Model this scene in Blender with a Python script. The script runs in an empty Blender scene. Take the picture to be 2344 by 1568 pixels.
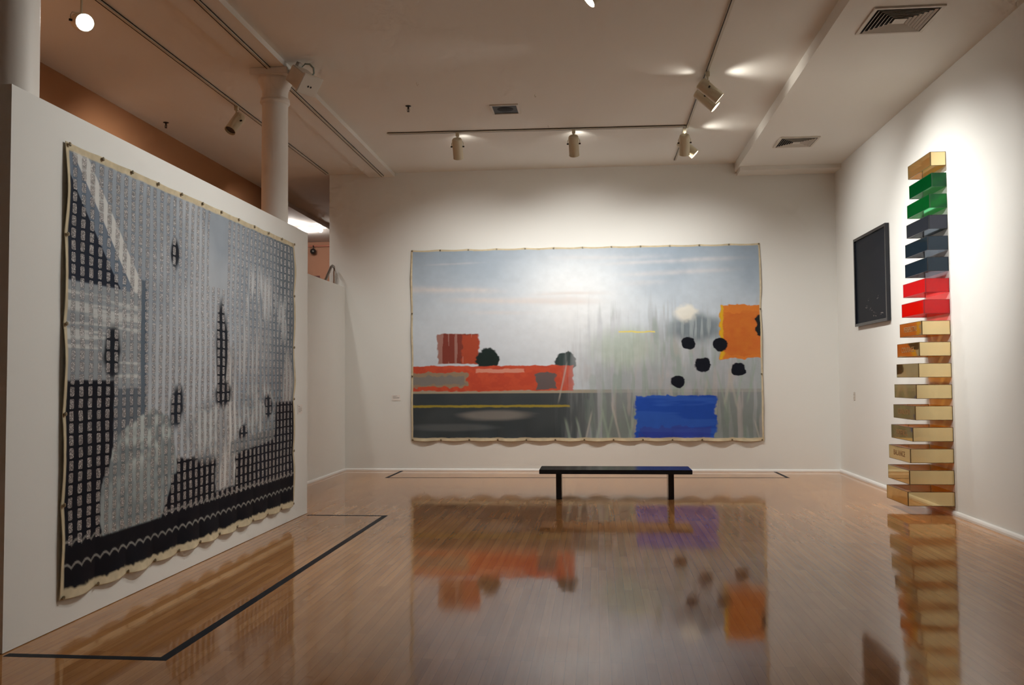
import bpy, bmesh, math, random
import numpy as np
from mathutils import Vector, Matrix
R = math.radians
scene = bpy.context.scene
COL = scene.collection
random.seed(7)

# ------------------------------------------------------------------ helpers
def srgb(r, g, b):
    def f(c):
        c /= 255.0
        return c / 12.92 if c <= 0.04045 else ((c + 0.055) / 1.055) ** 2.4
    return (f(r), f(g), f(b))

def mat(name, rgb, rough=0.6, metal=0.0, spec=0.5, ior=1.45, emit=None, estr=0, bump=None):
    m = bpy.data.materials.new(name); m.use_nodes = True
    nt = m.node_tree; b = nt.nodes['Principled BSDF']
    b.inputs['Base Color'].default_value = (*rgb, 1)
    b.inputs['Roughness'].default_value = rough
    b.inputs['Metallic'].default_value = metal
    b.inputs['Specular IOR Level'].default_value = spec
    b.inputs['IOR'].default_value = ior
    if emit:
        b.inputs['Emission Color'].default_value = (*emit, 1)
        b.inputs['Emission Strength'].default_value = estr
    if bump:
        tc = nt.nodes.new('ShaderNodeTexCoord'); n = nt.nodes.new('ShaderNodeTexNoise')
        n.inputs['Scale'].default_value = bump[0]; n.inputs['Detail'].default_value = 4
        nt.links.new(tc.outputs['Object'], n.inputs['Vector'])
        bp = nt.nodes.new('ShaderNodeBump'); bp.inputs['Strength'].default_value = bump[1]
        bp.inputs['Distance'].default_value = bump[2]
        nt.links.new(n.outputs['Fac'], bp.inputs['Height'])
        nt.links.new(bp.outputs['Normal'], b.inputs['Normal'])
    return m

def obj(name, bm, m, parent=None, smooth=False):
    me = bpy.data.meshes.new(name)
    bmesh.ops.recalc_face_normals(bm, faces=bm.faces)
    bm.to_mesh(me); bm.free()
    for x in (m if isinstance(m, (list, tuple)) else [m]):
        me.materials.append(x)
    if smooth:
        for p in me.polygons:
            p.use_smooth = True
    o = bpy.data.objects.new(name, me); COL.objects.link(o)
    if parent is not None:
        o.parent = parent
    return o

def thing(name, label, cat, loc=(0, 0, 0), rot=(0, 0, 0), group=None):
    o = bpy.data.objects.new(name, None); COL.objects.link(o)
    o.location = loc; o.rotation_euler = rot; o.empty_display_size = 0.05
    return tag(o, label, cat, group)

def tag(o, label, cat, group=None):
    o['label'] = label; o['category'] = cat
    if group:
        o['group'] = group
    return o

def struct(name, bm, m):
    o = obj(name, bm, m); o['kind'] = 'structure'
    return o

def bx(bm, x0, x1, y0, y1, z0, z1, mi=0):
    vs = [bm.verts.new(p) for p in ((x0,y0,z0),(x1,y0,z0),(x1,y1,z0),(x0,y1,z0),(x0,y0,z1),(x1,y0,z1),(x1,y1,z1),(x0,y1,z1))]
    fs = []
    for f in ((0,3,2,1),(4,5,6,7),(0,1,5,4),(1,2,6,5),(2,3,7,6),(3,0,4,7)):
        q = bm.faces.new([vs[i] for i in f]); q.material_index = mi; fs.append(q)
    return vs

def box(*a, bevel=0):
    bm = bmesh.new(); bx(bm, *a)
    if bevel:
        bmesh.ops.bevel(bm, geom=bm.edges[:], offset=bevel, segments=2, affect='EDGES')
    return bm

def lathe(bm, prof, seg=40, caps=True, axis=None, off=(0, 0, 0), smooth_mi=0):
    """profile [(r,z)] turned about z"""
    rings = []
    for r, z in prof:
        rings.append([bm.verts.new((r*math.cos(2*math.pi*i/seg)+off[0], r*math.sin(2*math.pi*i/seg)+off[1], z+off[2])) for i in range(seg)])
    for a, b in zip(rings, rings[1:]):
        for i in range(seg):
            bm.faces.new((a[i], a[(i+1) % seg], b[(i+1) % seg], b[i]))
    if caps:
        bm.faces.new(rings[0]); bm.faces.new(rings[-1])
    return rings

def tube(bm, pts, r, seg=10):
    pts = [Vector(p) for p in pts]; rings = []
    for i, p in enumerate(pts):
        d = (pts[min(i+1, len(pts)-1)] - pts[max(i-1, 0)]).normalized()
        a = d.orthogonal().normalized() if abs(d.z) > .9 else d.cross(Vector((0, 0, 1))).normalized()
        b = d.cross(a).normalized()
        rings.append([bm.verts.new(p + a*r*math.cos(2*math.pi*k/seg) + b*r*math.sin(2*math.pi*k/seg)) for k in range(seg)])
    for u, v in zip(rings, rings[1:]):
        for k in range(seg):
            bm.faces.new((u[k], u[(k+1) % seg], v[(k+1) % seg], v[k]))
    bm.faces.new(rings[0]); bm.faces.new(rings[-1])

def auto_smooth(o, ang=35):
    for p in o.data.polygons:
        p.use_smooth = True
    bm = bmesh.new(); bm.from_mesh(o.data)
    for e in bm.edges:
        if len(e.link_faces) == 2 and e.calc_face_angle(0) > R(ang):
            e.smooth = False
    bm.to_mesh(o.data); bm.free()
    return o

# ------------------------------------------------------------------ dimensions (metres)
D, Q, ZC = 14.047, 3.689, 4.784      # back wall, right wall, ceiling
XP, PT = -3.144, 0.10                # partition face and thickness
NEAR = -3.0

# ------------------------------------------------------------------ materials
WALL = mat('wall_paint', (.77, .775, .745), .75, spec=.25, bump=(60, .12, .002))
CEIL = mat('ceiling_paint', (.77, .75, .70), .85, spec=.15, bump=(45, .15, .003))
TRIM = mat('trim_paint', (.82, .81, .78), .45)
ORANGE = mat('orange_wall_paint', srgb(170, 120, 84), .8, spec=.2, bump=(50, .1, .002))
ROSE = mat('brown_wall_paint', srgb(160, 118, 96), .8, spec=.2)
TRACKM = mat('track_metal', srgb(196, 190, 176), .45, spec=.5)
DARKSLOT = mat('dark_slot', (.02, .018, .015), .7)
LAMPW = mat('lamp_enamel', srgb(206, 196, 170), .4)
LAMPIN = mat('lamp_inside', (.05, .05, .06), .6)
GLOW = mat('lamp_lens_lit', (1, 1, 1), .4, emit=(1, .93, .85), estr=30)
BLACK = mat('black_lacquer', (.008, .009, .014), .16, spec=.5, bump=(9, .05, .004))
TAPE = mat('black_tape', (.006, .009, .015), .55, spec=.25, bump=(120, .2, .001))
VENTM = mat('vent_paint', srgb(205, 198, 186), .5)
VENTD = mat('vent_dark', (.012, .012, .014), .8)
SPRK = mat('sprinkler_metal', (.06, .055, .05), .35, metal=.7)
PAPER = mat('label_card', (.78, .74, .70), .7)
INK = mat('label_ink', (.25, .22, .20), .8)
PLASTIC = mat('white_plastic', srgb(205, 200, 190), .4)
HOLE = mat('socket_hole', (.03, .03, .03), .8)
STEEL = mat('brushed_steel', (.42, .40, .37), .35, metal=1.0)
BRASS = mat('grommet_metal', (.32, .28, .2), .35, metal=1.0)

def floor_material():
    m = bpy.data.materials.new('wood_strip_floor'); m.use_nodes = True
    nt = m.node_tree; N = nt.nodes.new; L = nt.links.new; b = nt.nodes['Principled BSDF']
    tc = N('ShaderNodeTexCoord')
    mp = N('ShaderNodeMapping'); mp.inputs['Rotation'].default_value = (0, 0, R(90))
    L(tc.outputs['Object'], mp.inputs['Vector'])
    br = N('ShaderNodeTexBrick')
    br.inputs['Scale'].default_value = 1.0
    br.inputs['Brick Width'].default_value = 1.15
    br.inputs['Row Height'].default_value = 0.057
    br.inputs['Mortar Size'].default_value = 0.0011
    br.inputs['Mortar Smooth'].default_value = 0.2
    br.offset = 0.37; br.offset_frequency = 3; br.squash = 1.35; br.squash_frequency = 5
    br.inputs['Color1'].default_value = (0, 0, 0, 1); br.inputs['Color2'].default_value = (1, 1, 1, 1)
    br.inputs['Mortar'].default_value = (.5, .5, .5, 1)
    L(mp.outputs['Vector'], br.inputs['Vector'])
    # grain
    mg = N('ShaderNodeMapping'); mg.inputs['Scale'].default_value = (34, 1.6, 1)
    L(tc.outputs['Object'], mg.inputs['Vector'])
    gn = N('ShaderNodeTexNoise'); gn.inputs['Scale'].default_value = 1; gn.inputs['Detail'].default_value = 6
    L(mg.outputs['Vector'], gn.inputs['Vector'])
    big = N('ShaderNodeTexNoise'); big.inputs['Scale'].default_value = .9; big.inputs['Detail'].default_value = 4
    L(tc.outputs['Object'], big.inputs['Vector'])
    cr = N('ShaderNodeValToRGB')
    cr.color_ramp.elements[0].position = 0; cr.color_ramp.elements[0].color = (.47, .222, .078, 1)
    cr.color_ramp.elements[1].position = 1; cr.color_ramp.elements[1].color = (.60, .305, .118, 1)
    e = cr.color_ramp.elements.new(.5); e.color = (.54, .262, .096, 1)
    L(br.outputs['Color'], cr.inputs['Fac'])
    mx = N('ShaderNodeMix'); mx.data_type = 'RGBA'; mx.blend_type = 'MULTIPLY'; mx.inputs['Factor'].default_value = .40
    gr = N('ShaderNodeValToRGB')
    gr.color_ramp.elements[0].position = .3; gr.color_ramp.elements[0].color = (.62, .55, .48, 1)
    gr.color_ramp.elements[1].position = .7; gr.color_ramp.elements[1].color = (1, 1, 1, 1)
    L(gn.outputs['Fac'], gr.inputs['Fac'])
    L(cr.outputs['Color'], mx.inputs['A']); L(gr.outputs['Color'], mx.inputs['B'])
    m3 = N('ShaderNodeMix'); m3.data_type = 'RGBA'; m3.blend_type = 'MULTIPLY'; m3.inputs['Factor'].default_value = .4
    bg = N('ShaderNodeValToRGB')
    bg.color_ramp.elements[0].position = .35; bg.color_ramp.elements[0].color = (.6, .55, .52, 1)
    bg.color_ramp.elements[1].position = .65; bg.color_ramp.elements[1].color = (1, 1, 1, 1)
    L(big.outputs['Fac'], bg.inputs['Fac'])
    L(mx.outputs['Result'], m3.inputs['A']); L(bg.outputs['Color'], m3.inputs['B'])
    m2 = N('ShaderNodeMix'); m2.data_type = 'RGBA'
    m2.inputs['B'].default_value = (.045, .02, .008, 1)
    mm = N('ShaderNodeMath'); mm.operation = 'MULTIPLY'; mm.inputs[1].default_value = .5
    L(br.outputs['Fac'], mm.inputs[0]); L(mm.outputs[0], m2.inputs['Factor']); L(m3.outputs['Result'], m2.inputs['A'])
    L(m2.outputs['Result'], b.inputs['Base Color'])
    b.inputs['Roughness'].default_value = .13
    b.inputs['IOR'].default_value = 1.43
    # roughness varies gently with wear
    rn = N('ShaderNodeMapRange'); rn.inputs['From Min'].default_value = .35; rn.inputs['From Max'].default_value = .7
    rn.inputs['To Min'].default_value = .045; rn.inputs['To Max'].default_value = .09
    L(big.outputs['Fac'], rn.inputs['Value']); L(rn.outputs['Result'], b.inputs['Roughness'])
    # every strip lies a hair differently, and the varnish ripples
    mw = N('ShaderNodeMapping'); mw.inputs['Scale'].default_value = (7, 4.5, 1)
    L(tc.outputs['Object'], mw.inputs['Vector'])
    wn = N('ShaderNodeTexNoise'); wn.inputs['Scale'].default_value = 1; wn.inputs['Detail'].default_value = 3
    L(mw.outputs['Vector'], wn.inputs['Vector'])
    ad = N('ShaderNodeMath'); ad.operation = 'MULTIPLY_ADD'; ad.inputs[1].default_value = -.10
    L(br.outputs['Fac'], ad.inputs[0]); L(wn.outputs['Fac'], ad.inputs[2])
    bp = N('ShaderNodeBump'); bp.inputs['Strength'].default_value = .12; bp.inputs['Distance'].default_value = .0026
    L(ad.outputs[0], bp.inputs['Height']); L(bp.outputs['Normal'], b.inputs['Normal'])
    return m
FLOOR = floor_material()

# ------------------------------------------------------------------ the room
struct('floor', box(-12, Q+.2, NEAR-.2, 21, -.12, 0), FLOOR)
struct('ceiling', box(-5.75, Q+.2, NEAR-.2, 21, ZC, ZC+.15), CEIL)
struct('ceiling_far', box(-12, -5.70, 15.9, 21, 4.70, ZC+.15), mat('far_ceiling_paint', (.80, .76, .72), .8))
bm = box(-4.29, Q, D, D+.25, 0, ZC); struct('wall_back', bm, WALL)
struct('wall_right', box(Q, Q+.2, NEAR-.2, D+.25, 0, ZC), WALL)
struct('wall_front', box(-12, Q, NEAR-.2, NEAR, 0, ZC), WALL)
struct('wall_left', box(XP-PT, XP, 4.505, 9.496, 0.004, 3.058), WALL)          # the free-standing partition
struct('wall_low', box(-4.24, -4.03, 9.9, D, 0, 2.945), WALL)
struct('wall_orange', box(-5.92, -5.75, NEAR, 15.98, 0, ZC), ORANGE)
struct('wall_far', box(-12, Q, 20.35, 20.5, 0, ZC), ROSE)
struct('wall_far_left', box(-12, -11.8, 15.9, 20.35, 0, ZC), ROSE)
struct('wall_far_side', box(-12, -5.92, 15.7, 15.9, 0, ZC), ROSE)
# soffit over the right aisle: box with a dropped strip against the back wall
struct('trim_1', box(2.18, Q, NEAR, D, 4.645, ZC), CEIL)
struct('trim_2', box(2.205, Q, 13.68, D, 4.583, 4.645), CEIL)
struct('trim_3', box(-3.635, -3.212, NEAR, D, 4.722, ZC), CEIL)                # beam over the columns

def base_strip(a, b, inward, h=.035, t=.022):
    bm = bmesh.new(); a = Vector(a); b = Vector(b); n = Vector(inward)
    prof = [(0, 0), (t, 0), (t, h*.45), (t*.75, h*.8), (t*.35, h), (0, h)]
    ra = [bm.verts.new(a + n*p + Vector((0, 0, q))) for p, q in prof]
    rb = [bm.verts.new(b + n*p + Vector((0, 0, q))) for p, q in prof]
    for i in range(len(prof)):
        j = (i+1) % len(prof); bm.faces.new((ra[i], ra[j], rb[j], rb[i]))
    bm.faces.new(ra); bm.faces.new(rb)
    return bm
struct('baseboard_back', base_strip((-4.03, D, 0), (Q, D, 0), (0, -1, 0)), TRIM)
struct('baseboard_right', base_strip((Q, NEAR, 0), (Q, D, 0), (-1, 0, 0), .045, .03), TRIM)
struct('baseboard_low', base_strip((-4.03, 9.9, 0), (-4.03, D, 0), (1, 0, 0)), TRIM)

# ------------------------------------------------------------------ columns
def column(name_label, x, y, capital=True):
    t = thing('column', name_label, 'column', (x, y, 0))
    ztop = 4.722
    bm = bmesh.new(); lathe(bm, [(.140, .12), (.141, 1.6), (.139, 2.8), (.135, 4.38)], 48)
    auto_smooth(obj('shaft', bm, COLM, t))
    bm = bmesh.new(); lathe(bm, [(.17, 0.001), (.172, .03), (.165, .055), (.15, .07), (.148, .09), (.155, .105), (.141, .12)], 48)
    auto_smooth(obj('base', bm, COLM, t))
    bm = bmesh.new(); lathe(bm, [(.136, 4.375), (.150, 4.385), (.157, 4.400), (.150, 4.415), (.146, 4.42), (.152, 4.428), (.148, 4.44), (.136, 4.446)], 48)
    auto_smooth(obj('collar', bm, COLM, t))
    bm = bmesh.new()
    lathe(bm, [(.134, 4.44), (.134, 4.50), (.139, 4.53), (.148, 4.548), (.150, 4.556), (.158, 4.575), (.170, 4.60), (.179, 4.62), (.182, 4.635), (.176, 4.652)], 48)
    auto_smooth(obj('capital', bm, COLM, t))
    obj('abacus', box(-.205, .205, -.205, .205, 4.652, ztop-.001, bevel=.006), COLM, t)
    return t
COLM = mat('column_paint', (.76, .73, .68), .5, bump=(30, .2, .002))
column('round white column with moulded capital rising behind the far end of the grey canvas partition', -3.385, 9.13)
column('thick white column cut off by the left edge of the photo behind the partition', -3.385, 4.86)

# ------------------------------------------------------------------ painted canvases
def noise2(h, w, fy, fx, seed, octaves=3):
    rng = np.random.RandomState(seed); out = np.zeros((h, w)); amp = 1; tot = 0
    for o in range(octaves):
        gy, gx = int(fy*2**o)+2, int(fx*2**o)+2
        g = rng.rand(gy+1, gx+1)
        yy = np.linspace(0, gy-1.001, h); xx = np.linspace(0, gx-1.001, w)
        iy = yy.astype(int); ix = xx.astype(int); ty = (yy-iy)[:, None]; tx = (xx-ix)[None, :]
        ty = ty*ty*(3-2*ty); tx = tx*tx*(3-2*tx)
        a = g[iy][:, ix]; b = g[iy][:, ix+1]; c = g[iy+1][:, ix]; d = g[iy+1][:, ix+1]
        out += amp*((a*(1-tx)+b*tx)*(1-ty)+(c*(1-tx)+d*tx)*ty); tot += amp; amp *= .5
    return out/tot

def sm(a, b, x):
    t = np.clip((x-a)/(b-a), 0, 1); return t*t*(3-2*t)

def over(img, mask, col):
    img[:] = img*(1-mask[..., None]) + np.array(srgb(*col))[None, None]*mask[..., None]

def blob(U, V, u0, v0, ru, rv, n, soft=.12, p=2):
    d = (np.abs((U-u0)/ru)**p + np.abs((V-v0)/rv)**p)**(1/p) + (n-.5)*.5
    return 1-sm(1-soft, 1+soft*.3, d)

def rect(U, V, u0, u1, v0, v1, n, s=.0025, w=.012):
    j = (n-.5)*w
    return sm(u0-s, u0+s, U+j)*(1-sm(u1-s, u1+s, U+j))*sm(v0-s, v0+s, V-j)*(1-sm(v1-s, v1+s, V-j))

def poly(U, V, pts, n, s=.003, w=.006):
    """soft convex polygon, points clockwise on screen (v down)"""
    m = np.ones_like(U)
    k = len(pts); ar = 1.8
    for i in range(k):
        (x0, y0), (x1, y1) = pts[i], pts[(i+1) % k]
        ex, ey = (x1-x0)*ar, (y1-y0); ln = math.hypot(ex, ey)
        d = ((U-x0)*ar*(-ey) + (V-y0)*ex)/ln + (n-.5)*w
        m = m*sm(-s, s, d)
    return m

def back_painting(h, w):
    """generic abstract picture in the colours and masses of the large canvas"""
    V, U = np.mgrid[0:h, 0:w]; U = (U+.5)/w; V = (V+.5)/h
    nf = noise2(h, w, 40, 60, 1); ns = noise2(h, w, 30, 5, 2, 4); nv = noise2(h, w, 4, 90, 3, 3); nb = noise2(h, w, 4, 6, 4)
    img = np.zeros((h, w, 3)); img[:] = srgb(150, 166, 182)
    over(img, sm(.0, .42, V + .25*(nb-.5)), (196, 208, 219))
    over(img, .9*np.exp(-((U-.47)/.17)**2-((V-.30)/.30)**2), (236, 240, 242))
    over(img, .6*np.exp(-((U-.24)/.30)**2-((V-.47)/.20)**2), (206, 211, 218))
    # long pale streaks of cloud
    for (u0, u1, v0, tl, tk, a) in ((-.1, .32, .205, .05, .018, .75), (.05, .6, .265, .04, .016, .8), (.3, .62, .245, -.02, .013, .7), (.1, .42, .335, .03, .010, .4),
                                    (.5, 1.0, .10, -.05, .010, .45), (.55, .98, .155, -.06, .012, .45), (.35, .8, .06, .0, .012, .3), (.56, .78, .20, -.05, .012, .45), (.0, .25, .085, -.05, .006, .5)):
        c = v0 + tl*(U-u0) + .02*(ns-.5)
        over(img, a*np.exp(-((V-c)/tk)**2)*sm(u0, u0+.15, U)*(1-sm(u1-.15, u1, U))*(.6+.6*(nf)), (214, 208, 206))
    # ground
    over(img, sm(.735, .74, V)*(1-sm(.80, .805, V)), (165, 155, 135))
    g = sm(.752, .757, V + 0*(nf-.5))
    over(img, g, (62, 70, 74)); over(img, g*sm(.45, .65, nb)*.35, (84, 90, 92)); over(img, g*.25*nf, (48, 54, 60))
    over(img, rect(U, V, -.1, .46, .815, .827, nf, w=.006)*.85, (166, 148, 56))
    over(img, .6*blob(U, V, .25, .865, .12, .03, ns, .5), (150, 146, 140))
    over(img, .35*blob(U, V, .12, .93, .14, .02, ns, .5), (120, 126, 128))
    # warm masses
    over(img, rect(U, V, .078, .198, .445, .60, nf), (128, 62, 52)); over(img, rect(U, V, .150, .200, .45, .60, nf)*.8, (178, 78, 52))
    over(img, rect(U, V, .078, .2, .445, .60, nf)*.35*(nv > .55), (200, 170, 160))
    over(img, blob(U, V, .222, .585, .034, .07, nf, .12), (34, 46, 44)); over(img, blob(U, V, .45, .595, .030, .055, nf, .12), (52, 66, 66))
    over(img, rect(U, V, -.02, .47, .612, .742, nf), (198, 84, 58)); over(img, rect(U, V, -.02, .47, .612, .742, nf)*.45*sm(.4, .7, nf), (168, 62, 48))
    over(img, rect(U, V, -.02, .165, .645, .72, nf, w=.03), (150, 130, 108)); over(img, rect(U, V, -.02, .155, .665, .71, nf, w=.03)*.6, (112, 120, 126))
    over(img, rect(U, V, .365, .42, .65, .735, nf, w=.02)*.9, (84, 92, 94)); over(img, rect(U, V, .19, .33, .628, .648, nf, w=.01)*.6, (222, 170, 150))
    # pale vertical veils over the right half
    veil = sm(.42, .60, U + .06*(nv-.5))*sm(.30, .62, V + .35*(nv-.5))
    over(img, .78*veil, (150, 158, 160))
    over(img, .55*veil*sm(.48, .62, nv), (176, 180, 188)); over(img, .5*veil*sm(.55, .7, noise2(h, w, 6, 60, 9)), (142, 162, 150))
    over(img, .5*sm(.5, .62, U)*sm(.7, .95, V), (104, 118, 112))
    over(img, .35*veil*sm(.60, .72, noise2(h, w, 5, 45, 12)), (188, 178, 176))
    over(img, .55*sm(.44, .56, U)*(1-sm(.62, .72, U))*sm(.34, .42, V)*(1-sm(.55, .66, V))*sm(.4, .65, nv), (212, 218, 226))
    for i in range(26):
        a, b = .44+.56*((i*.618) % 1), .70+.32*((i*.377) % 1); q = .012+.012*((i*.29) % 1)
        d = np.abs(U-a-(V-b)*(.5 if i % 2 else -.5)*.25)
        over(img, .5*(1-sm(.0, q*.25, d-.0008))*(1-sm(.07, .12, np.abs(V-b))), (150, 170, 156) if i % 3 else (182, 180, 172))
    over(img, .6*blob(U, V, .62, .53, .11, .12, nv, .6), (176, 192, 176))
    # cloudy dark patch, sunlit disc-like light patch, orange and blue fields
    over(img, .75*blob(U, V, .82, .42, .085, .085, noise2(h, w, 16, 20, 14), .55), (88, 104, 112))
    over(img, .6*blob(U, V, .82, .42, .085, .085, nv, .6)*sm(.5, .62, nv), (176, 188, 194))
    over(img, .8*blob(U, V, .79, .35, .035, .05, nf, .5), (240, 238, 226))
    over(img, rect(U, V, .885, 1.02, .315, .585, nf, w=.02), (208, 122, 52)); over(img, rect(U, V, .895, 1.02, .35, .57, nf, w=.03)*.7*nf*1.3, (188, 96, 44))
    over(img, rect(U, V, .885, .894, .315, .585, nf, w=.01), (214, 168, 40)); over(img, rect(U, V, .985, 1.02, .37, .47, nf, w=.02), (30, 34, 36))
    over(img, rect(U, V, .60, .705, .44, .448, nf, w=.01), (226, 212, 120))
    over(img, rect(U, V, .645, .868, .772, .995, nf, s=.004, w=.02), (36, 78, 176)); over(img, rect(U, V, .645, .868, .772, .995, nf, s=.004, w=.02)*.5*sm(.45, .6, ns), (58, 104, 196))
    over(img, rect(U, V, .66, .85, .93, .995, nf, w=.03)*.35, (70, 50, 130))
    for (u, v, r) in ((.795, .505, .020), (.885, .515, .022), (.835, .615, .024), (.935, .64, .020), (.765, .70, .021)):
        over(img, blob(U, V, u, v, r, r*1.6, nf, .12, 2.4), (20, 24, 34))
    return np.clip(img*(1+.10*(nf[..., None]-.5)), 0, 1)

def left_painting(h, w):
    """generic tonal abstraction in greys and navy"""
    V, U = np.mgrid[0:h, 0:w]; U = (U+.5)/w; V = (V+.5)/h
    nf = noise2(h, w, 40, 60, 21); nb = noise2(h, w, 4, 6, 22); nv = noise2(h, w, 5, 60, 23); nh = noise2(h, w, 90, 4, 24); nm = noise2(h, w, 26, 34, 25)
    img = np.zeros((h, w, 3)); img[:] = srgb(148, 158, 168)
    over(img, .7*sm(.45, .8, nb), (186, 192, 198))
    over(img, .8*sm(.10, .45, V)*sm(.25, .45, U)*(1-sm(.55, .68, U)), (184, 190, 196))
    # stepped diagonal at the top left
    dg = V - (U*1.55)
    top = (U < .235)*1.0
    over(img, top*(1-sm(.335, .34, V))*sm(-.075, -.07, dg), (206, 208, 206))
    over(img, top*(1-sm(.305, .31, V))*sm(-.01, -.005, dg), (112, 126, 142))
    over(img, top*(1-sm(.302, .306, V))*sm(.055, .06, dg), (24, 33, 50))
    over(img, rect(U, V, -.02, .225, .306, .545, nf, w=.003), (150, 158, 164)); over(img, rect(U, V, -.02, .225, .306, .545, nf, w=.003)*.8*sm(.48, .62, nh), (204, 208, 206))
    over(img, rect(U, V, .225, .243, .27, .66, nf, w=.003), (92, 106, 120)); over(img, rect(U, V, .13, .225, .545, .66, nf, w=.003), (98, 108, 118))
    # grey right side
    over(img, .85*sm(.60, .97, U + .12*(nb-.5))*(1-sm(.72, .8, V)), (96, 108, 118))
    over(img, .75*blob(U, V, .76, .24, .14, .11, nv, .5)*sm(.42, .56, nv), (206, 210, 212)); over(img, .7*blob(U, V, .93, .30, .06, .10, nv, .5)*sm(.45, .55, nv), (200, 206, 208))
    over(img, .75*blob(U, V, .70, .42, .16, .12, nm, .6)*sm(.35, .6, nv), (186, 190, 192)); over(img, .6*blob(U, V, .95, .55, .04, .14, nv, .4), (206, 206, 204))
    # navy base
    nav = (9, 14, 27)
    over(img, rect(U, V, -.02, .14, .525, 1.1, nf, w=.006), nav)
    over(img, sm(.735, .745, V + .03*(nm-.5))*sm(.235, .24, U), nav)
    over(img, sm(.60, .61, V)*sm(.86, .87, U)*1.0, nav)
    over(img, sm(.70, .71, V)*sm(.74, .75, U), (16, 22, 36))
    # mottled pale middle
    mot = .5+.5*np.sign(nm-.5)*np.minimum(1, np.abs(nm-.5)*9)
    a = poly(U, V, ((.15, .66), (.26, .60), (.34, .63), (.36, .76), (.30, .89), (.11, .89), (.10, .80)), nf, .004, .02)
    over(img, a, (126, 136, 140)); over(img, a*mot*.7*(1-.6*sm(.72, .76, V)), (196, 206, 204))
    b = blob(U, V, .52, .67, .15, .10, nb, .3); over(img, b*.9, (140, 148, 154)); over(img, b*mot*.6, (204, 208, 208))
    over(img, blob(U, V, .76, .62, .11, .10, nm, .4)*.7, (130, 140, 146)); over(img, blob(U, V, .76, .62, .1, .09, nb, .4)*mot*.6, (196, 200, 200))
    c = rect(U, V, .53, .625, .42, .86, nf, s=.006, w=.02); over(img, c*.95, (152, 156, 160)); over(img, c*sm(.4, .6, nv)*.8, (206, 206, 204))
    over(img, blob(U, V, .555, .43, .035, .16, nv, .25), (18, 25, 36)); over(img, blob(U, V, .565, .57, .045, .05, nm, .3), (18, 25, 36))
    over(img, blob(U, V, .36, .60, .03, .07, nm, .4), (26, 34, 46)); over(img, blob(U, V, .135, .46, .03, .07, nm, .35), (18, 25, 36)); over(img, blob(U, V, .345, .175, .022, .045, nm, .35), (18, 26, 38))
    over(img, blob(U, V, .82, .615, .03, .045, nm, .35), (30, 38, 48)); over(img, blob(U, V, .67, .70, .03, .035, nm, .35), (26, 32, 42))
    over(img, poly(U, V, ((.60, .72), (.86, .70), (.86, .735), (.60, .765)), nf, .004, .01)*.8, (122, 128, 132))
    # bottom band with two thin scalloped pale lines
    over(img, sm(.885, .89, V), (6, 10, 21))
    for v0 in (.886, .936):
        s = v0 - .010*np.abs(np.sin(U*math.pi*38))
        over(img, .75*(1-sm(.0016, .0042, np.abs(V-s))), (150, 150, 146))
    return np.clip(img*(1+.08*(nf[..., None]-.5)), 0, 1)

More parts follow.
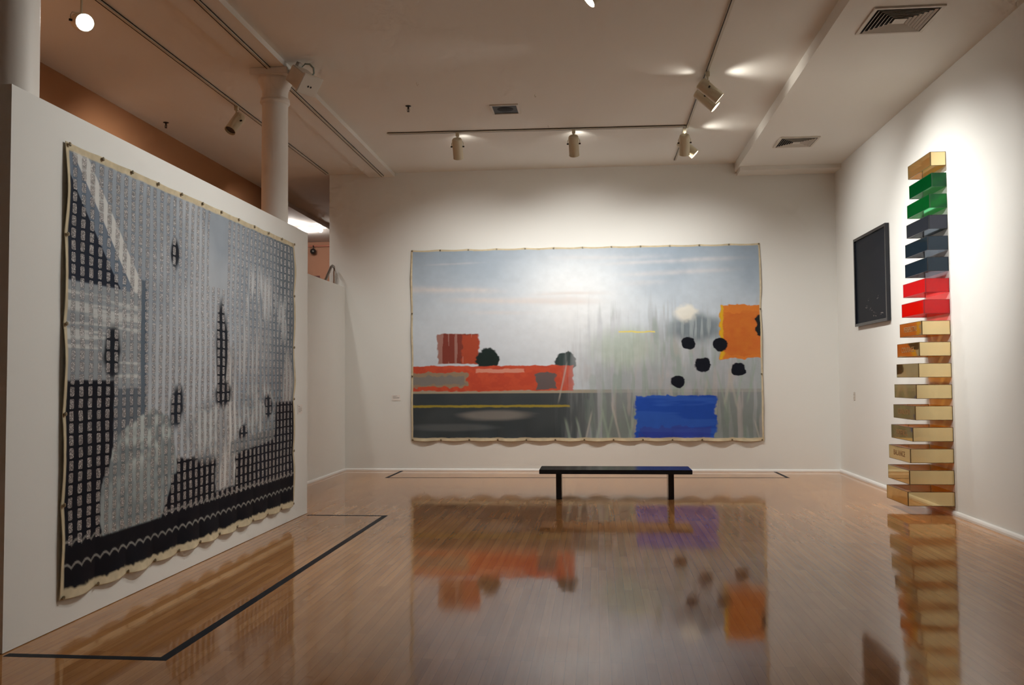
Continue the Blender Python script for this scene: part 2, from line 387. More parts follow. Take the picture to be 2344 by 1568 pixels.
def canvas_mesh(name, W, H, nu, nv, paint, border, ngu, ngv, m, parent, seed, amp=.010, bleed=True):
    """Hanging unstretched canvas in local x (width) / z (height); painted side faces -y; scalloped between grommets."""
    u = np.linspace(0, 1, nu+1); v = np.linspace(0, 1, nv+1)
    U, V = np.meshgrid(u, v)          # v from top down
    X = U*W; Z = H - V*H
    sc = lambda t, n: np.abs(np.sin(t*math.pi*(n-1)))
    eb = np.exp(-(1-V)*H/.10); et = np.exp(-V*H/.10); el = np.exp(-U*W/.10); er = np.exp(-(1-U)*W/.10)
    rng = np.random.RandomState(seed)
    w1 = noise2(nv+1, nu+1, 6, 9, seed, 2)
    # edge outline dips between the grommets
    Z -= et*amp*sc(U, ngu)*(.6+.8*noise2(nv+1, nu+1, 1, ngu, seed+1, 1)); Z -= eb*amp*1.0*(sc(U, ngu) - .3)*(.6+.8*noise2(nv+1, nu+1, 1, ngu, seed+2, 1))
    X += el*amp*.9*sc(V, ngv)*(noise2(nv+1, nu+1, ngv, 1, seed+3, 1)*2-.6); X += er*amp*.9*(noise2(nv+1, nu+1, ngv*2, 1, seed+4, 1)-.5)*2
    # the cloth stands off the wall in soft folds, pinned at the grommets
    Y = -(.012 + .012*w1 + (eb*sc(U, ngu)*.030 + et*sc(U, ngu)*.010 + (el+er)*sc(V, ngv)*.016)*(.5+w1))
    co = np.stack([X, Y, Z], -1).reshape(-1, 3)
    back = co.copy(); back[:, 1] += .003
    n1 = (nu+1)*(nv+1)
    idx = np.arange(n1).reshape(nv+1, nu+1)
    f1 = np.stack([idx[:-1, :-1], idx[1:, :-1], idx[1:, 1:], idx[:-1, 1:]], -1).reshape(-1, 4)
    ring = np.concatenate([idx[0, :-1], idx[:-1, -1], idx[-1, :0:-1], idx[:0:-1, 0]])
    nb_ = len(ring); bi = n1 + np.arange(nb_)
    side = np.stack([ring, np.roll(ring, -1), np.roll(bi, -1), bi], -1)
    verts = np.concatenate([co, back[ring]]); faces = np.concatenate([f1, side])
    me = bpy.data.meshes.new(name)
    me.vertices.add(len(verts)); me.vertices.foreach_set('co', verts.ravel())
    me.loops.add(faces.size); me.loops.foreach_set('vertex_index', faces.ravel().astype(np.int32))
    me.polygons.add(len(faces)); me.polygons.foreach_set('loop_start', (np.arange(len(faces))*4).astype(np.int32))
    me.polygons.foreach_set('loop_total', np.full(len(faces), 4, np.int32))
    me.update(calc_edges=True)
    me.polygons.foreach_set('use_smooth', np.ones(len(faces), bool))
    img = paint(nv+1, nu+1)
    cr = np.array(srgb(203, 190, 160))
    dn = noise2(nv+1, nu+1, 60, 90, seed+7, 2)
    bl, brr, btp, bbt = border
    inside = sm(bl*.85, bl*1.1, U*W+(dn-.5)*.006)*sm(brr*.85, brr*1.1, (1-U)*W+(dn-.5)*.006)*sm(btp*.85, btp*1.1, V*H+(dn-.5)*.01)*sm(bbt*.8, bbt*1.15, (1-V)*H+(dn-.5)*(.035 if bleed else .01))
    col = img*inside[..., None] + cr*(.8+.35*dn[..., None])*(1-inside[..., None])
    rgba = np.ones((len(verts), 4)); rgba[:n1, :3] = col.reshape(-1, 3); rgba[n1:, :3] = cr
    at = me.color_attributes.new('paint', 'FLOAT_COLOR', 'POINT'); at.data.foreach_set('color', rgba.ravel().astype(np.float32))
    me.materials.append(m)
    o = bpy.data.objects.new(name, me); COL.objects.link(o); o.parent = parent
    return o

def grommets(W, H, ngu, ngv, parent, m, ins=.022, side=True):
    bm = bmesh.new(); seg, s2, R0, r0 = 14, 6, .010, .0035
    ring = [[bm.verts.new(((R0+r0*math.cos(2*math.pi*b/s2))*math.cos(2*math.pi*a/seg), r0*math.sin(2*math.pi*b/s2), (R0+r0*math.cos(2*math.pi*b/s2))*math.sin(2*math.pi*a/seg))) for b in range(s2)] for a in range(seg)]
    for a in range(seg):
        for b in range(s2):
            bm.faces.new((ring[a][b], ring[(a+1) % seg][b], ring[(a+1) % seg][(b+1) % s2], ring[a][(b+1) % s2]))
    lathe(bm, [(.0065, -.006), (.0065, .006)], 12)
    g0 = obj('grommet', bm, m, parent); first = True
    pts = [(ins+(W-2*ins)*i/(ngu-1), zz) for i in range(ngu) for zz in (ins*.7, H-ins*.7)]
    pts += [(xx, ins+(H-2*ins)*j/(ngv-1)) for j in range(1, ngv-1) for xx in (ins*.7, W-ins*.7)]
    for x, z in pts:
        g = g0 if first else g0.copy()
        if not first:
            COL.objects.link(g); g.parent = parent
        g.location = (x, -.030, z); first = False

def paint_material(name, glitter=False):
    m = bpy.data.materials.new(name); m.use_nodes = True
    nt = m.node_tree; N = nt.nodes.new; L = nt.links.new; b = nt.nodes['Principled BSDF']
    a = N('ShaderNodeAttribute'); a.attribute_name = 'paint'
    b.inputs['Roughness'].default_value = .6; b.inputs['Specular IOR Level'].default_value = .14
    tc = N('ShaderNodeTexCoord'); n = N('ShaderNodeTexNoise'); n.inputs['Scale'].default_value = 220; n.inputs['Detail'].default_value = 2
    L(tc.outputs['Object'], n.inputs['Vector'])
    bp = N('ShaderNodeBump'); bp.inputs['Strength'].default_value = .15; bp.inputs['Distance'].default_value = .001
    L(n.outputs['Fac'], bp.inputs['Height']); L(bp.outputs['Normal'], b.inputs['Normal'])
    if not glitter:
        L(a.outputs['Color'], b.inputs['Base Color']); return m
    sp = N('ShaderNodeSeparateXYZ'); L(tc.outputs['Object'], sp.inputs['Vector'])
    def math_(op, x, y=None, z=None):
        q = N('ShaderNodeMath'); q.operation = op
        for i, s in enumerate((x, y, z)):
            if s is None: continue
            if isinstance(s, (int, float)): q.inputs[i].default_value = s
            else: L(s, q.inputs[i])
        return q.outputs[0]
    # small wander so that the dabs are hand-laid
    wn = N('ShaderNodeTexNoise'); wn.inputs['Scale'].default_value = 9; wn.inputs['Detail'].default_value = 2
    L(tc.outputs['Object'], wn.inputs['Vector'])
    wx = math_('MULTIPLY_ADD', wn.outputs['Fac'], .016, -.008)
    X = math_('ADD', sp.outputs['X'], wx); Z = math_('ADD', sp.outputs['Z'], math_('MULTIPLY', wx, -1.1))
    cx = math_('FRACT', math_('DIVIDE', math_('SUBTRACT', X, .040), .0990))
    cz = math_('FRACT', math_('DIVIDE', math_('SUBTRACT', Z, .30), .0735))
    dx = math_('DIVIDE', math_('ABSOLUTE', math_('SUBTRACT', cx, .5)), .235)
    dz = math_('DIVIDE', math_('ABSOLUTE', math_('SUBTRACT', cz, .5)), .405)
    rr = math_('POWER', math_('ADD', math_('POWER', dx, 6), math_('POWER', dz, 6)), 1/6)
    inside = math_('LESS_THAN', rr, 1)
    ok = math_('MULTIPLY', math_('GREATER_THAN', Z, .300), math_('LESS_THAN', Z, 2.66))
    ok = math_('MULTIPLY', ok, math_('MULTIPLY', math_('GREATER_THAN', X, .045), math_('LESS_THAN', X, 3.95)))
    gap = math_('MULTIPLY', math_('MULTIPLY', math_('GREATER_THAN', X, 1.98), math_('LESS_THAN', X, 2.31)), math_('GREATER_THAN', Z, 2.05))
    ok = math_('MULTIPLY', ok, math_('SUBTRACT', 1, gap))
    mask = math_('MULTIPLY', inside, ok)
    halo = math_('MULTIPLY', math_('LESS_THAN', rr, 1.22), ok)
    vo = N('ShaderNodeTexVoronoi'); vo.inputs['Scale'].default_value = 190; L(tc.outputs['Object'], vo.inputs['Vector'])
    sr = N('ShaderNodeSeparateColor'); L(vo.outputs['Color'], sr.inputs['Color'])
    cr = N('ShaderNodeValToRGB'); cr.color_ramp.interpolation = 'LINEAR'
    cr.color_ramp.elements[0].position = 0; cr.color_ramp.elements[0].color = (.10, .10, .105, 1)
    cr.color_ramp.elements[1].position = 1; cr.color_ramp.elements[1].color = (.95, .93, .92, 1)
    e = cr.color_ramp.elements.new(.55); e.color = (.30, .285, .28, 1); e = cr.color_ramp.elements.new(.82); e.color = (.50, .47, .46, 1)
    L(sr.outputs[0], cr.inputs['Fac'])
    # a little of the ground tone shows through the glitter
    tint = N('ShaderNodeMix'); tint.data_type = 'RGBA'; tint.inputs['Factor'].default_value = .22
    L(cr.outputs['Color'], tint.inputs['A']); L(a.outputs['Color'], tint.inputs['B'])
    hl = N('ShaderNodeMix'); hl.data_type = 'RGBA'; hl.blend_type = 'MULTIPLY'; L(math_('MULTIPLY', halo, .45), hl.inputs['Factor'])
    L(a.outputs['Color'], hl.inputs['A']); hl.inputs['B'].default_value = (.35, .36, .40, 1)
    mx = N('ShaderNodeMix'); mx.data_type = 'RGBA'; L(mask, mx.inputs['Factor'])
    L(hl.outputs['Result'], mx.inputs['A']); L(tint.outputs['Result'], mx.inputs['B'])
    L(mx.outputs['Result'], b.inputs['Base Color'])
    L(math_('MULTIPLY', mask, .35), b.inputs['Metallic'])
    L(math_('MULTIPLY_ADD', mask, -.25, .6), b.inputs['Roughness'])
    return m

WB, HB = 5.483, 3.051
t = thing('wall_hanging', 'very wide pale blue, red and grey painted canvas on the back wall above the bench', 'painting', (-2.942, D, .473))
canvas_mesh('canvas', WB, HB, 900, 500, back_painting, (.028, .025, .03, .05), 13, 4, paint_material('landscape_canvas_paint'), t, 31, amp=.012, bleed=False)
grommets(WB, HB, 13, 4, t, BRASS)
WL, HL = 4.027, 2.71
t = thing('wall_hanging', 'tall grey and navy canvas covered in rows of silver glitter dabs on the left partition', 'painting', (XP, 4.979, .162), (0, 0, R(90)))
canvas_mesh('canvas', WL, HL, 560, 380, left_painting, (.030, .035, .045, .055), 12, 6, paint_material('glitter_canvas_paint', True), t, 57, amp=.009)
grommets(WL, HL, 12, 6, t, BRASS)

# ------------------------------------------------------------------ bench
t = thing('bench', 'long low black lacquered bench standing in front of the wide canvas', 'bench', (.206, 10.82, 0))
obj('seat', box(-.895, .895, -.22, .25, .316, .366, bevel=.003), BLACK, t)
obj('leg', box(-.703, -.636, -.075, .20, 0.001, .3155, bevel=.003), BLACK, t)
obj('leg', box(.630, .697, -.03, .20, 0.001, .3155, bevel=.003), BLACK, t)

# ------------------------------------------------------------------ stack of acrylic boxes
def acrylic(name, refl, see, diff, w_gloss, w_trans, rough=.03, thick=False, glow=0):
    m = bpy.data.materials.new(name); m.use_nodes = True
    nt = m.node_tree; nt.nodes.clear(); N = nt.nodes.new; L = nt.links.new
    g = N('ShaderNodeBsdfGlossy'); g.inputs['Color'].default_value = (*refl, 1); g.inputs['Roughness'].default_value = rough
    tr = N('ShaderNodeBsdfTransparent')
    ge = N('ShaderNodeNewGeometry'); dp = N('ShaderNodeVectorMath'); dp.operation = 'DOT_PRODUCT'
    L(ge.outputs['Normal'], dp.inputs[0]); L(ge.outputs['Incoming'], dp.inputs[1])
    ab = N('ShaderNodeMath'); ab.operation = 'ABSOLUTE'; L(dp.outputs['Value'], ab.inputs[0])
    # path length through the sheet grows as it is seen more edge-on (index 1.5)
    s1 = N('ShaderNodeMath'); s1.operation = 'MULTIPLY'; L(ab.outputs[0], s1.inputs[0]); L(ab.outputs[0], s1.inputs[1])
    s2 = N('ShaderNodeMath'); s2.operation = 'MULTIPLY_ADD'; L(s1.outputs[0], s2.inputs[0]); s2.inputs[1].default_value = 1/2.25; s2.inputs[2].default_value = 1-1/2.25
    s3 = N('ShaderNodeMath'); s3.operation = 'POWER'; L(s2.outputs[0], s3.inputs[0]); s3.inputs[1].default_value = -.5*(3.0 if thick else 1)
    cc = N('ShaderNodeCombineColor')
    for q in range(3):
        pw = N('ShaderNodeMath'); pw.operation = 'POWER'; pw.inputs[0].default_value = max(see[q], 1e-4); L(s3.outputs[0], pw.inputs[1]); L(pw.outputs[0], cc.inputs[q])
    L(cc.outputs[0], tr.inputs['Color'])
    d = N('ShaderNodeBsdfDiffuse'); d.inputs['Color'].default_value = (*diff, 1)
    tl = N('ShaderNodeBsdfTranslucent'); tl.inputs['Color'].default_value = (*[min(1, q*glow) for q in diff], 1)
    m0 = N('ShaderNodeMixShader'); m0.inputs[0].default_value = .5 if glow > 0 else 0
    L(d.outputs[0], m0.inputs[1]); L(tl.outputs[0], m0.inputs[2])
    m1 = N('ShaderNodeMixShader'); m1.inputs[0].default_value = w_trans/(1-w_gloss) if w_gloss < 1 else 0
    L(m0.outputs[0], m1.inputs[1]); L(tr.outputs[0], m1.inputs[2])
    m2 = N('ShaderNodeMixShader'); m2.inputs[0].default_value = w_gloss
    L(m1.outputs[0], m2.inputs[1]); L(g.outputs[0], m2.inputs[2])
    o = N('ShaderNodeOutputMaterial'); L(m2.outputs[0], o.inputs['Surface'])
    return m
ACR = {
 'gold': acrylic('gold_mirror_acrylic', (.93, .79, .45), (1, .70, .13), (.55, .40, .14), .72, .23),
 'green': acrylic('green_acrylic', (.16, .26, .22), (.005, .36, .05), (.0, .13, .025), .10, .52, thick=True, glow=2),
 'bright green': acrylic('bright_green_acrylic', (.16, .26, .22), (.005, .50, .06), (.0, .17, .03), .10, .52, thick=True, glow=2.4),
 'charcoal': acrylic('charcoal_acrylic', (.22, .22, .28), (.06, .075, .085), (.020, .026, .034), .16, .40),
 'slate': acrylic('slate_acrylic', (.18, .22, .28), (.045, .07, .085), (.013, .024, .034), .16, .40),
 'red': acrylic('red_acrylic', (.45, .25, .28), (1, .03, .02), (.80, .008, .006), .12, .26, glow=1.25),
}
EDGE = {
 'gold': mat('gold_acrylic_edge', (.10, .055, .01), .3), 'green': mat('green_acrylic_edge', (.0, .05, .01), .3),
 'charcoal': mat('dark_acrylic_edge', (.006, .008, .012), .3), 'red': mat('red_acrylic_edge', (.28, .0, .005), .3)}
EDGE['bright green'] = EDGE['green']; EDGE['slate'] = EDGE['charcoal']
CLEAR = {}
for k, c in (('gold', (.98, .87, .66)), ('green', (.70, .93, .80)), ('charcoal', (.70, .72, .75)), ('red', (.98, .62, .62))):
    CLEAR[k] = acrylic('clear_acrylic_' + k, (1, 1, 1), c, (.8, .8, .8), .05, .90)
CLEAR['bright green'] = CLEAR['green']; CLEAR['slate'] = CLEAR['charcoal']

def panel(axis, a0, a1, z0, z1, pos, th, mats):
    """upright panel with a narrow darker rim; axis 'x' = lies in the y-z plane, 'y' = in the x-z plane"""
    bm = bmesh.new(); e = .0045
    P = (lambda s, z, d: (pos+d, s, z)) if axis == 'x' else (lambda s, z, d: (s, pos+d, z))
    for d in (0, th):
        o = [bm.verts.new(P(s, z, d)) for s, z in ((a0, z0), (a1, z0), (a1, z1), (a0, z1))]
        i = [bm.verts.new(P(s, z, d)) for s, z in ((a0+e, z0+e), (a1-e, z0+e), (a1-e, z1-e), (a0+e, z1-e))]
        bm.faces.new(i)
        for k in range(4):
            q = bm.faces.new((o[k], o[(k+1) % 4], i[(k+1) % 4], i[k])); q.material_index = 1
        if d == 0: o0 = o
    for k in range(4):
        q = bm.faces.new((o0[k], o0[(k+1) % 4], o[(k+1) % 4], o[k])); q.material_index = 1
    return bm

XF = [3.528, 3.537, 3.509, 3.497, 3.478, 3.471, 3.444, 3.424, 3.397, 3.365, 3.353, 3.324, 3.308, 3.279, 3.249, 3.234, 3.214]
KIND = ['gold', 'green', 'bright green', 'charcoal', 'slate', 'slate', 'red', 'red'] + ['gold']*9
WORDS = {8: 'PERSPECTIVE', 9: 'COURAGE', 12: 'CANDOR', 13: 'PATIENCE', 14: 'BALANCE'}
LAB = ['gold mirrored acrylic box at the very top of the wall stack',
 'dark green acrylic box, second from the top of the stack, under the top gold box',
 'brighter green acrylic box, lower of the two green boxes in the stack',
 'charcoal acrylic box directly under the green boxes, topmost of the three dark boxes',
 'slate black acrylic box, middle of the three dark boxes in the stack',
 'slate black acrylic box directly above the red boxes in the stack',
 'bright red acrylic box, upper of the two red boxes in the stack',
 'bright red acrylic box, lower of the two red boxes, with streaky reflections',
 'gold mirrored acrylic box directly under the red boxes, with engraved lettering',
 'gold mirrored acrylic box, second below the red boxes, engraved over a dark reflection',
 'gold mirrored acrylic box, third below the red boxes',
 'gold mirrored acrylic box, fourth below the red boxes, middle of the lower nine gold ones but one',
 'gold mirrored acrylic box, fifth below the red boxes, centre of the lower nine',
 'gold mirrored acrylic box, fourth from the bottom of the stack, with a dark front',
 'gold mirrored acrylic box, third from the bottom, engraved on a plain tan front',
 'gold mirrored acrylic box, second from the bottom of the stack',
 'gold mirrored acrylic box at the very bottom of the stack, just above the floor']
LAB[11] = 'gold mirrored acrylic box, fourth below the red boxes in the wall stack'
Y0, Y1, HB2, TH = 9.70, 10.375, .148, .005
ENG = mat('engraved_line', (.26, .13, .04), .5)
for i in range(17):
    k = KIND[i]; zt = 3.808 - .2231*i; zb = zt - HB2; xf = XF[i]
    yc = (Y0+Y1)/2; zc = (zt+zb)/2
    t = thing('wall_mounted_box', LAB[i], 'box', (Q-.002, yc, zb), group='acrylic boxes stacked up the right wall')
    dx = xf-(Q-.002); a, b = Y0-yc, Y1-yc
    fp = obj('front_panel', panel('x', a, b, 0, HB2, dx, TH, None), [ACR[k], EDGE[k]], t)
    obj('end_panel', panel('y', dx+TH, 0, 0, HB2, a, TH, None), [ACR[k], EDGE[k]], t)
    obj('end_panel', panel('y', dx+TH, 0, 0, HB2, b-TH, TH, None), [ACR[k], EDGE[k]], t)
    obj('top_panel', box(dx+TH, -.001, a+TH, b-TH, HB2-TH, HB2-.0005), CLEAR[k], t)
    obj('bottom_panel', box(dx+TH, -.001, a+TH, b-TH, .0005, TH), CLEAR[k], t)
    if i in WORDS:
        cu = bpy.data.curves.new('lettering', 'FONT'); cu.body = WORDS[i]; cu.size = .082; cu.align_x = 'CENTER'; cu.align_y = 'CENTER'
        cu.extrude = .0004; cu.materials.append(ENG)
        cu.space_character = .62/ (len(WORDS[i])*.085) if len(WORDS[i]) < 9 else .85
        cu.space_character = min(1.15, cu.space_character)
        lo = bpy.data.objects.new('lettering', cu); COL.objects.link(lo); lo.parent = fp
        lo.rotation_euler = (R(90), 0, R(-90)); lo.location = (dx-.001, 0, HB2/2)
        bpy.context.view_layer.update()
        me = bpy.data.meshes.new_from_object(lo.evaluated_get(bpy.context.evaluated_depsgraph_get()))
        me.name = 'lettering'; lm = bpy.data.objects.new('lettering', me); COL.objects.link(lm); lm.parent = fp
        lm.rotation_euler = lo.rotation_euler; lm.location = lo.location; lm['label'] = 'engraved lettering'
        bpy.data.objects.remove(lo)

# ------------------------------------------------------------------ framed black picture on the right wall
t = thing('picture_frame', 'black framed dark picture hanging on the right wall beside the stack of boxes', 'picture', (Q, 12.27, 2.145))
bm = bmesh.new(); w2, hh, fw_, dp = .70, 1.235, .038, .05
bx(bm, -dp, -.002, -w2, w2, 0, fw_); bx(bm, -dp, -.002, -w2, w2, hh-fw_, hh); bx(bm, -dp, -.002, -w2, -w2+fw_, fw_, hh-fw_); bx(bm, -dp, -.002, w2-fw_, w2, fw_, hh-fw_)
obj('frame', bm, BLACK, t)
PRINT = mat('dark_print', srgb(27, 31, 39), .5, spec=.12)
SPECK = mat('pale_specks', (.45, .42, .38), .7)
rng = random.Random(4); bm = box(-.030, -.004, -w2+fw_, w2-fw_, fw_, hh-fw_)
for (yy, zz, n, s) in ((.10, .335, 5, .018), (-.30, .335, 8, .02), (.22, .25, 5, .02), (.02, .20, 5, .025), (-.15, .12, 8, .03), (-.42, .09, 8, .03)):
    for _ in range(n):
        cy, cz = yy+rng.uniform(-1, 1)*s*2.2, zz+rng.uniform(-1, 1)*s; r = rng.uniform(.002, .008)
        k = rng.randint(4, 6)
        bm.faces.new([bm.verts.new((-.0305, cy+r*rng.uniform(.6, 1.4)*math.cos(6.283*j/k), cz+r*rng.uniform(.6, 1.2)*math.sin(6.283*j/k))) for j in range(k)]).material_index = 1
obj('print', bm, [PRINT, SPECK], t)

# ------------------------------------------------------------------ labels, outlet
def wall_label(label, loc, rz, w, h, lines):
    t = thing('wall_label', label, 'label', loc, (0, 0, rz))
    c = obj('card', box(-w/2, w/2, -.005, -.0005, -h/2, h/2), PAPER, t)
    bm = bmesh.new()
    for (x0, x1, z, th) in lines:
        bx(bm, x0*w, x1*w, -.0056, -.0048, z*h-th/2, z*h+th/2)
    obj('printed_text', bm, INK, c)
wall_label('small white text card on the back wall left of the wide canvas', (-3.192, D, 1.158), 0, .14, .092,
           [(-.38, .12, .30, .004), (-.38, -.05, .20, .003), (-.38, .38, .08, .003), (-.38, .36, -.02, .004), (-.38, .30, -.12, .003)])
wall_label('small white text card on the partition just right of the glitter canvas', (XP, 9.245, 1.135), R(90), .14, .10,
           [(-.40, -.1, .32, .004), (-.40, .30, .22, .003), (-.40, .38, .08, .004), (-.40, .36, -.04, .004), (-.40, .38, -.15, .004), (-.40, .1, -.27, .004)])
t = thing('wall_outlet', 'white electrical outlet plate low on the right wall near the corner', 'outlet', (Q, 13.25, 1.165))
obj('plate', box(-.008, -.0005, -.036, .036, -.058, .058, bevel=.002), PLASTIC, t)
for z in (-.024, .024):
    bm = bmesh.new(); bx(bm, -.0095, -.0075, -.016, .016, z-.014, z+.014)
    s = obj('socket', bm, PLASTIC, t)
    bm = bmesh.new(); bx(bm, -.0103, -.0090, -.008, -.005, z-.007, z+.005); bx(bm, -.0103, -.0090, .005, .008, z-.007, z+.005)
    obj('slots', bm, HOLE, s)

# ------------------------------------------------------------------ floor tape
def tape(pts, w, z=.0006):
    bm = bmesh.new(); P = [Vector((x, y)) for x, y in pts]; L_, R_ = [], []
    for i, p in enumerate(P):
        d0 = (p-P[i-1]).normalized() if i else (P[1]-p).normalized()
        d1 = (P[i+1]-p).normalized() if i < len(P)-1 else d0
        n0 = Vector((-d0.y, d0.x)); n1 = Vector((-d1.y, d1.x)); n = (n0+n1).normalized(); k = w/2/max(.3, n.dot(n0))
        L_.append(p+n*k); R_.append(p-n*k)
    for zz in (0, z):
        pass
    lo = [[bm.verts.new((q.x, q.y, 0.0001)) for q in s] for s in (L_, R_)]; hi = [[bm.verts.new((q.x, q.y, z)) for q in s] for s in (L_, R_)]
    for i in range(len(P)-1):
        bm.faces.new((hi[0][i], hi[0][i+1], hi[1][i+1], hi[1][i]))
        bm.faces.new((lo[0][i], lo[0][i+1], hi[0][i+1], hi[0][i])); bm.faces.new((lo[1][i], lo[1][i+1], hi[1][i+1], hi[1][i]))
    return bm
tag(obj('floor_tape', tape([(-3.12, 4.50), (-2.25, 4.495), (-2.25, 9.365), (-3.10, 9.365)], .055), TAPE), 'thick black tape line on the wood floor around the left partition', 'tape')
tag(obj('floor_tape', tape([(-3.09, 14.015), (-3.10, 13.01), (2.72, 13.19), (2.70, 14.015)], .05), TAPE), 'black tape line on the floor along the back wall behind the bench', 'tape')

# ------------------------------------------------------------------ lighting track
def track(label, a, b, w=.036, h=.022, slots=True):
    a, b = Vector(a), Vector(b); d = (b-a); L_ = d.length; ang = math.atan2(d.y, d.x)
    t = thing('light_track', label, 'lighting track', a, (0, 0, ang), group=None)
    obj('rail', box(0, L_, -w/2, w/2, -h, -.0005, bevel=.001), TRACKM, t)
    bm = bmesh.new(); bx(bm, .02, L_-.02, w*.20, w*.46, -h-.0012, -h+.0005)
    bx(bm, 0.01, L_-.01, -w/2-.004, -w/2+.001, -h*.4, -.0005)
    obj('conductor_slots', bm, DARKSLOT, t)
    return t
track('ceiling track running along the back wall with two spotlights over the wide canvas', (-2.79, 11.74, ZC), (1.21, 11.84, ZC))
track('ceiling track running into the room depth beside the right soffit', (1.235, 4.0, ZC), (1.228, 13.68, ZC))
track('ceiling track fixed under the beam over the white columns', (-3.385, 3.5, 4.722), (-3.385, 13.95, 4.722))
track('ceiling track in the shadow between the beam and the orange wall', (-4.30, 3.5, ZC), (-4.30, 13.95, ZC))
track('ceiling track crossing above the camera, only its spotlight showing at the top edge', (-1.6, 7.09, ZC), (1.19, 7.09, ZC))

# ------------------------------------------------------------------ spotlights
def spot_head(label, loc, aim, lit=True, energy=0, angle=60, blend=.6, scale=1.0, colour=(1, .93, .83), zc=ZC, group='white cylindrical spotlights on the ceiling tracks', radius=.045, drop=.16, glow=None):
    """loc: point on the track (x, y); the can hangs below on a stem and yoke and points at aim"""
    x, y = loc; top = zc-.022
    t = thing('track_spotlight', label, 'spotlight', (x, y, top), group=group)
    obj('adapter', box(-.022, .022, -.022, .022, -.055, -.0015, bevel=.003), LAMPW, t)
    bm = bmesh.new(); lathe(bm, [(.010, -drop+.045), (.010, -.054)], 12); auto_smooth(obj('stem', bm, LAMPW, t))
    piv = Vector((0, 0, -drop-.03))
    d = (Vector(aim) - (Vector((x, y, top)) + piv)).normalized()
    q = d.to_track_quat('-Z', 'Y'); Mx = Matrix.Translation(piv) @ q.to_matrix().to_4x4()
    r = .068*scale; Lf, Lb = .165*scale, .115*scale
    # can: local -Z is the lens end
    bm = bmesh.new()
    rings = lathe(bm, [(r*.55, Lb), (r*.82, Lb-.004), (r*.95, Lb-.014), (r, Lb-.03), (r, -Lf+.004), (r*1.03, -Lf), (r*.96, -Lf), (r*.93, -Lf+.03)], 36, caps=False)
    bm.faces.new(rings[0])
    can = auto_smooth(obj('can', bm, LAMPW, t)); can.matrix_local = Mx
    bm = bmesh.new(); lathe(bm, [(r*.93, -Lf+.028), (r*.93, -Lf+.032)], 36)
    ln = obj('lens', bm, GLOW if lit else LAMPIN, can)
    if lit: ln['label'] = 'glowing lens'
    # yoke
    side = (q @ Vector((1, 0, 0))); side.z = 0
    side = side.normalized() if side.length > .01 else Vector((1, 0, 0))
    bm = bmesh.new()
    up = Vector((0, 0, 1)); k = r+.012
    tube(bm, [piv+side*k, piv+side*k+up*.045, piv+side*k*.85+up*.07, piv+up*.076, piv-side*k*.85+up*.07, piv-side*k+up*.045, piv-side*k], .0045, 8)
    auto_smooth(obj('yoke', bm, LAMPW, t), 50)
    for s in (-1, 1):
        bm = bmesh.new(); tube(bm, [piv+side*s*(r-.004), piv+side*s*(k+.012)], .010, 12); obj('pivot_knob', bm, DARKSLOT, t)
    if energy:
        li = bpy.data.lights.new('spot_beam', 'SPOT'); li.energy = energy; li.spot_size = R(angle); li.spot_blend = blend
        li.shadow_soft_size = radius; li.color = colour
        lo = bpy.data.objects.new('spot_beam', li); COL.objects.link(lo)
        p = Vector((x, y, top)) + piv + d*(Lf+.02)
        lo.location = p; lo.rotation_euler = d.to_track_quat('-Z', 'Y').to_euler()
    return t

def spill(loc, aim, e, angle=70):
    li = bpy.data.lights.new('spot_spill', 'SPOT'); li.energy = e; li.spot_size = R(angle); li.spot_blend = 1; li.shadow_soft_size = .05; li.color = (1, .95, .86)
    lo = bpy.data.objects.new('spot_spill', li); COL.objects.link(lo); lo.location = loc
    lo.rotation_euler = (Vector(aim)-Vector(loc)).to_track_quat('-Z', 'Y').to_euler()

WC = (1, .978, .93)
spot_head('spotlight on the back track above the left part of the wide canvas', (-1.83, 11.765), (-1.9, D, 1.6), energy=140, angle=112, blend=1, colour=WC)
spot_head('spotlight on the back track above the middle of the wide canvas', (-.27, 11.805), (-.2, D, 1.9), energy=200, angle=112, blend=1, colour=WC)
spot_head('spotlight at the track junction turned to the back wall, left of a pair', (1.20, 11.93), (1.35, D, 1.6), energy=140, angle=112, blend=1, colour=WC)
spot_head('spotlight at the track junction turned to the black framed picture, right of a pair', (1.235, 12.13), (Q, 12.1, 2.3), energy=150, angle=110, blend=1, colour=WC)
spot_head('spotlight on the right track aimed at the stack of boxes, its lit lens edge showing', (1.235, 9.72), (Q, 9.95, 2.5), energy=220, angle=84, blend=1, colour=WC)
spot_head('spotlight on the right track just behind the one aimed at the stack', (1.235, 10.02), (Q, 9.9, 2.3), energy=190, angle=92, blend=1, colour=WC)
spot_head('spotlight on the shadowed left track hanging with its dark open end down', (-4.30, 10.30), (-4.95, 9.0, 2.6), lit=False)
spot_head('spotlight at the top left whose glaring lens faces the camera', (-4.30, 7.04), (-2.0, 4.4, 3.2), drop=.255, energy=30, angle=110, blend=1, colour=WC, scale=1.05)
spot_head('spotlight just cut off by the top edge of the photo', (.09, 7.06), (XP, 6.6, 1.6), energy=120, angle=100, blend=1, colour=WC)
# light leaking from the rear vents of the cans
spill((1.36, 9.84, 4.60), (2.0, 9.72, 4.784), 9, 95); spill((1.13, 9.84, 4.66), (.95, 9.72, 4.784), 2.2, 70); spill((1.37, 12.02, 4.60), (1.95, 11.75, 4.784), 7, 95)
for x, e in ((-1.83, 2.5), (-.27, 4), (1.15, 2.5)):
    spill((x+.06, 11.90, 4.68), (x, 12.6, 4.784), e, 120)

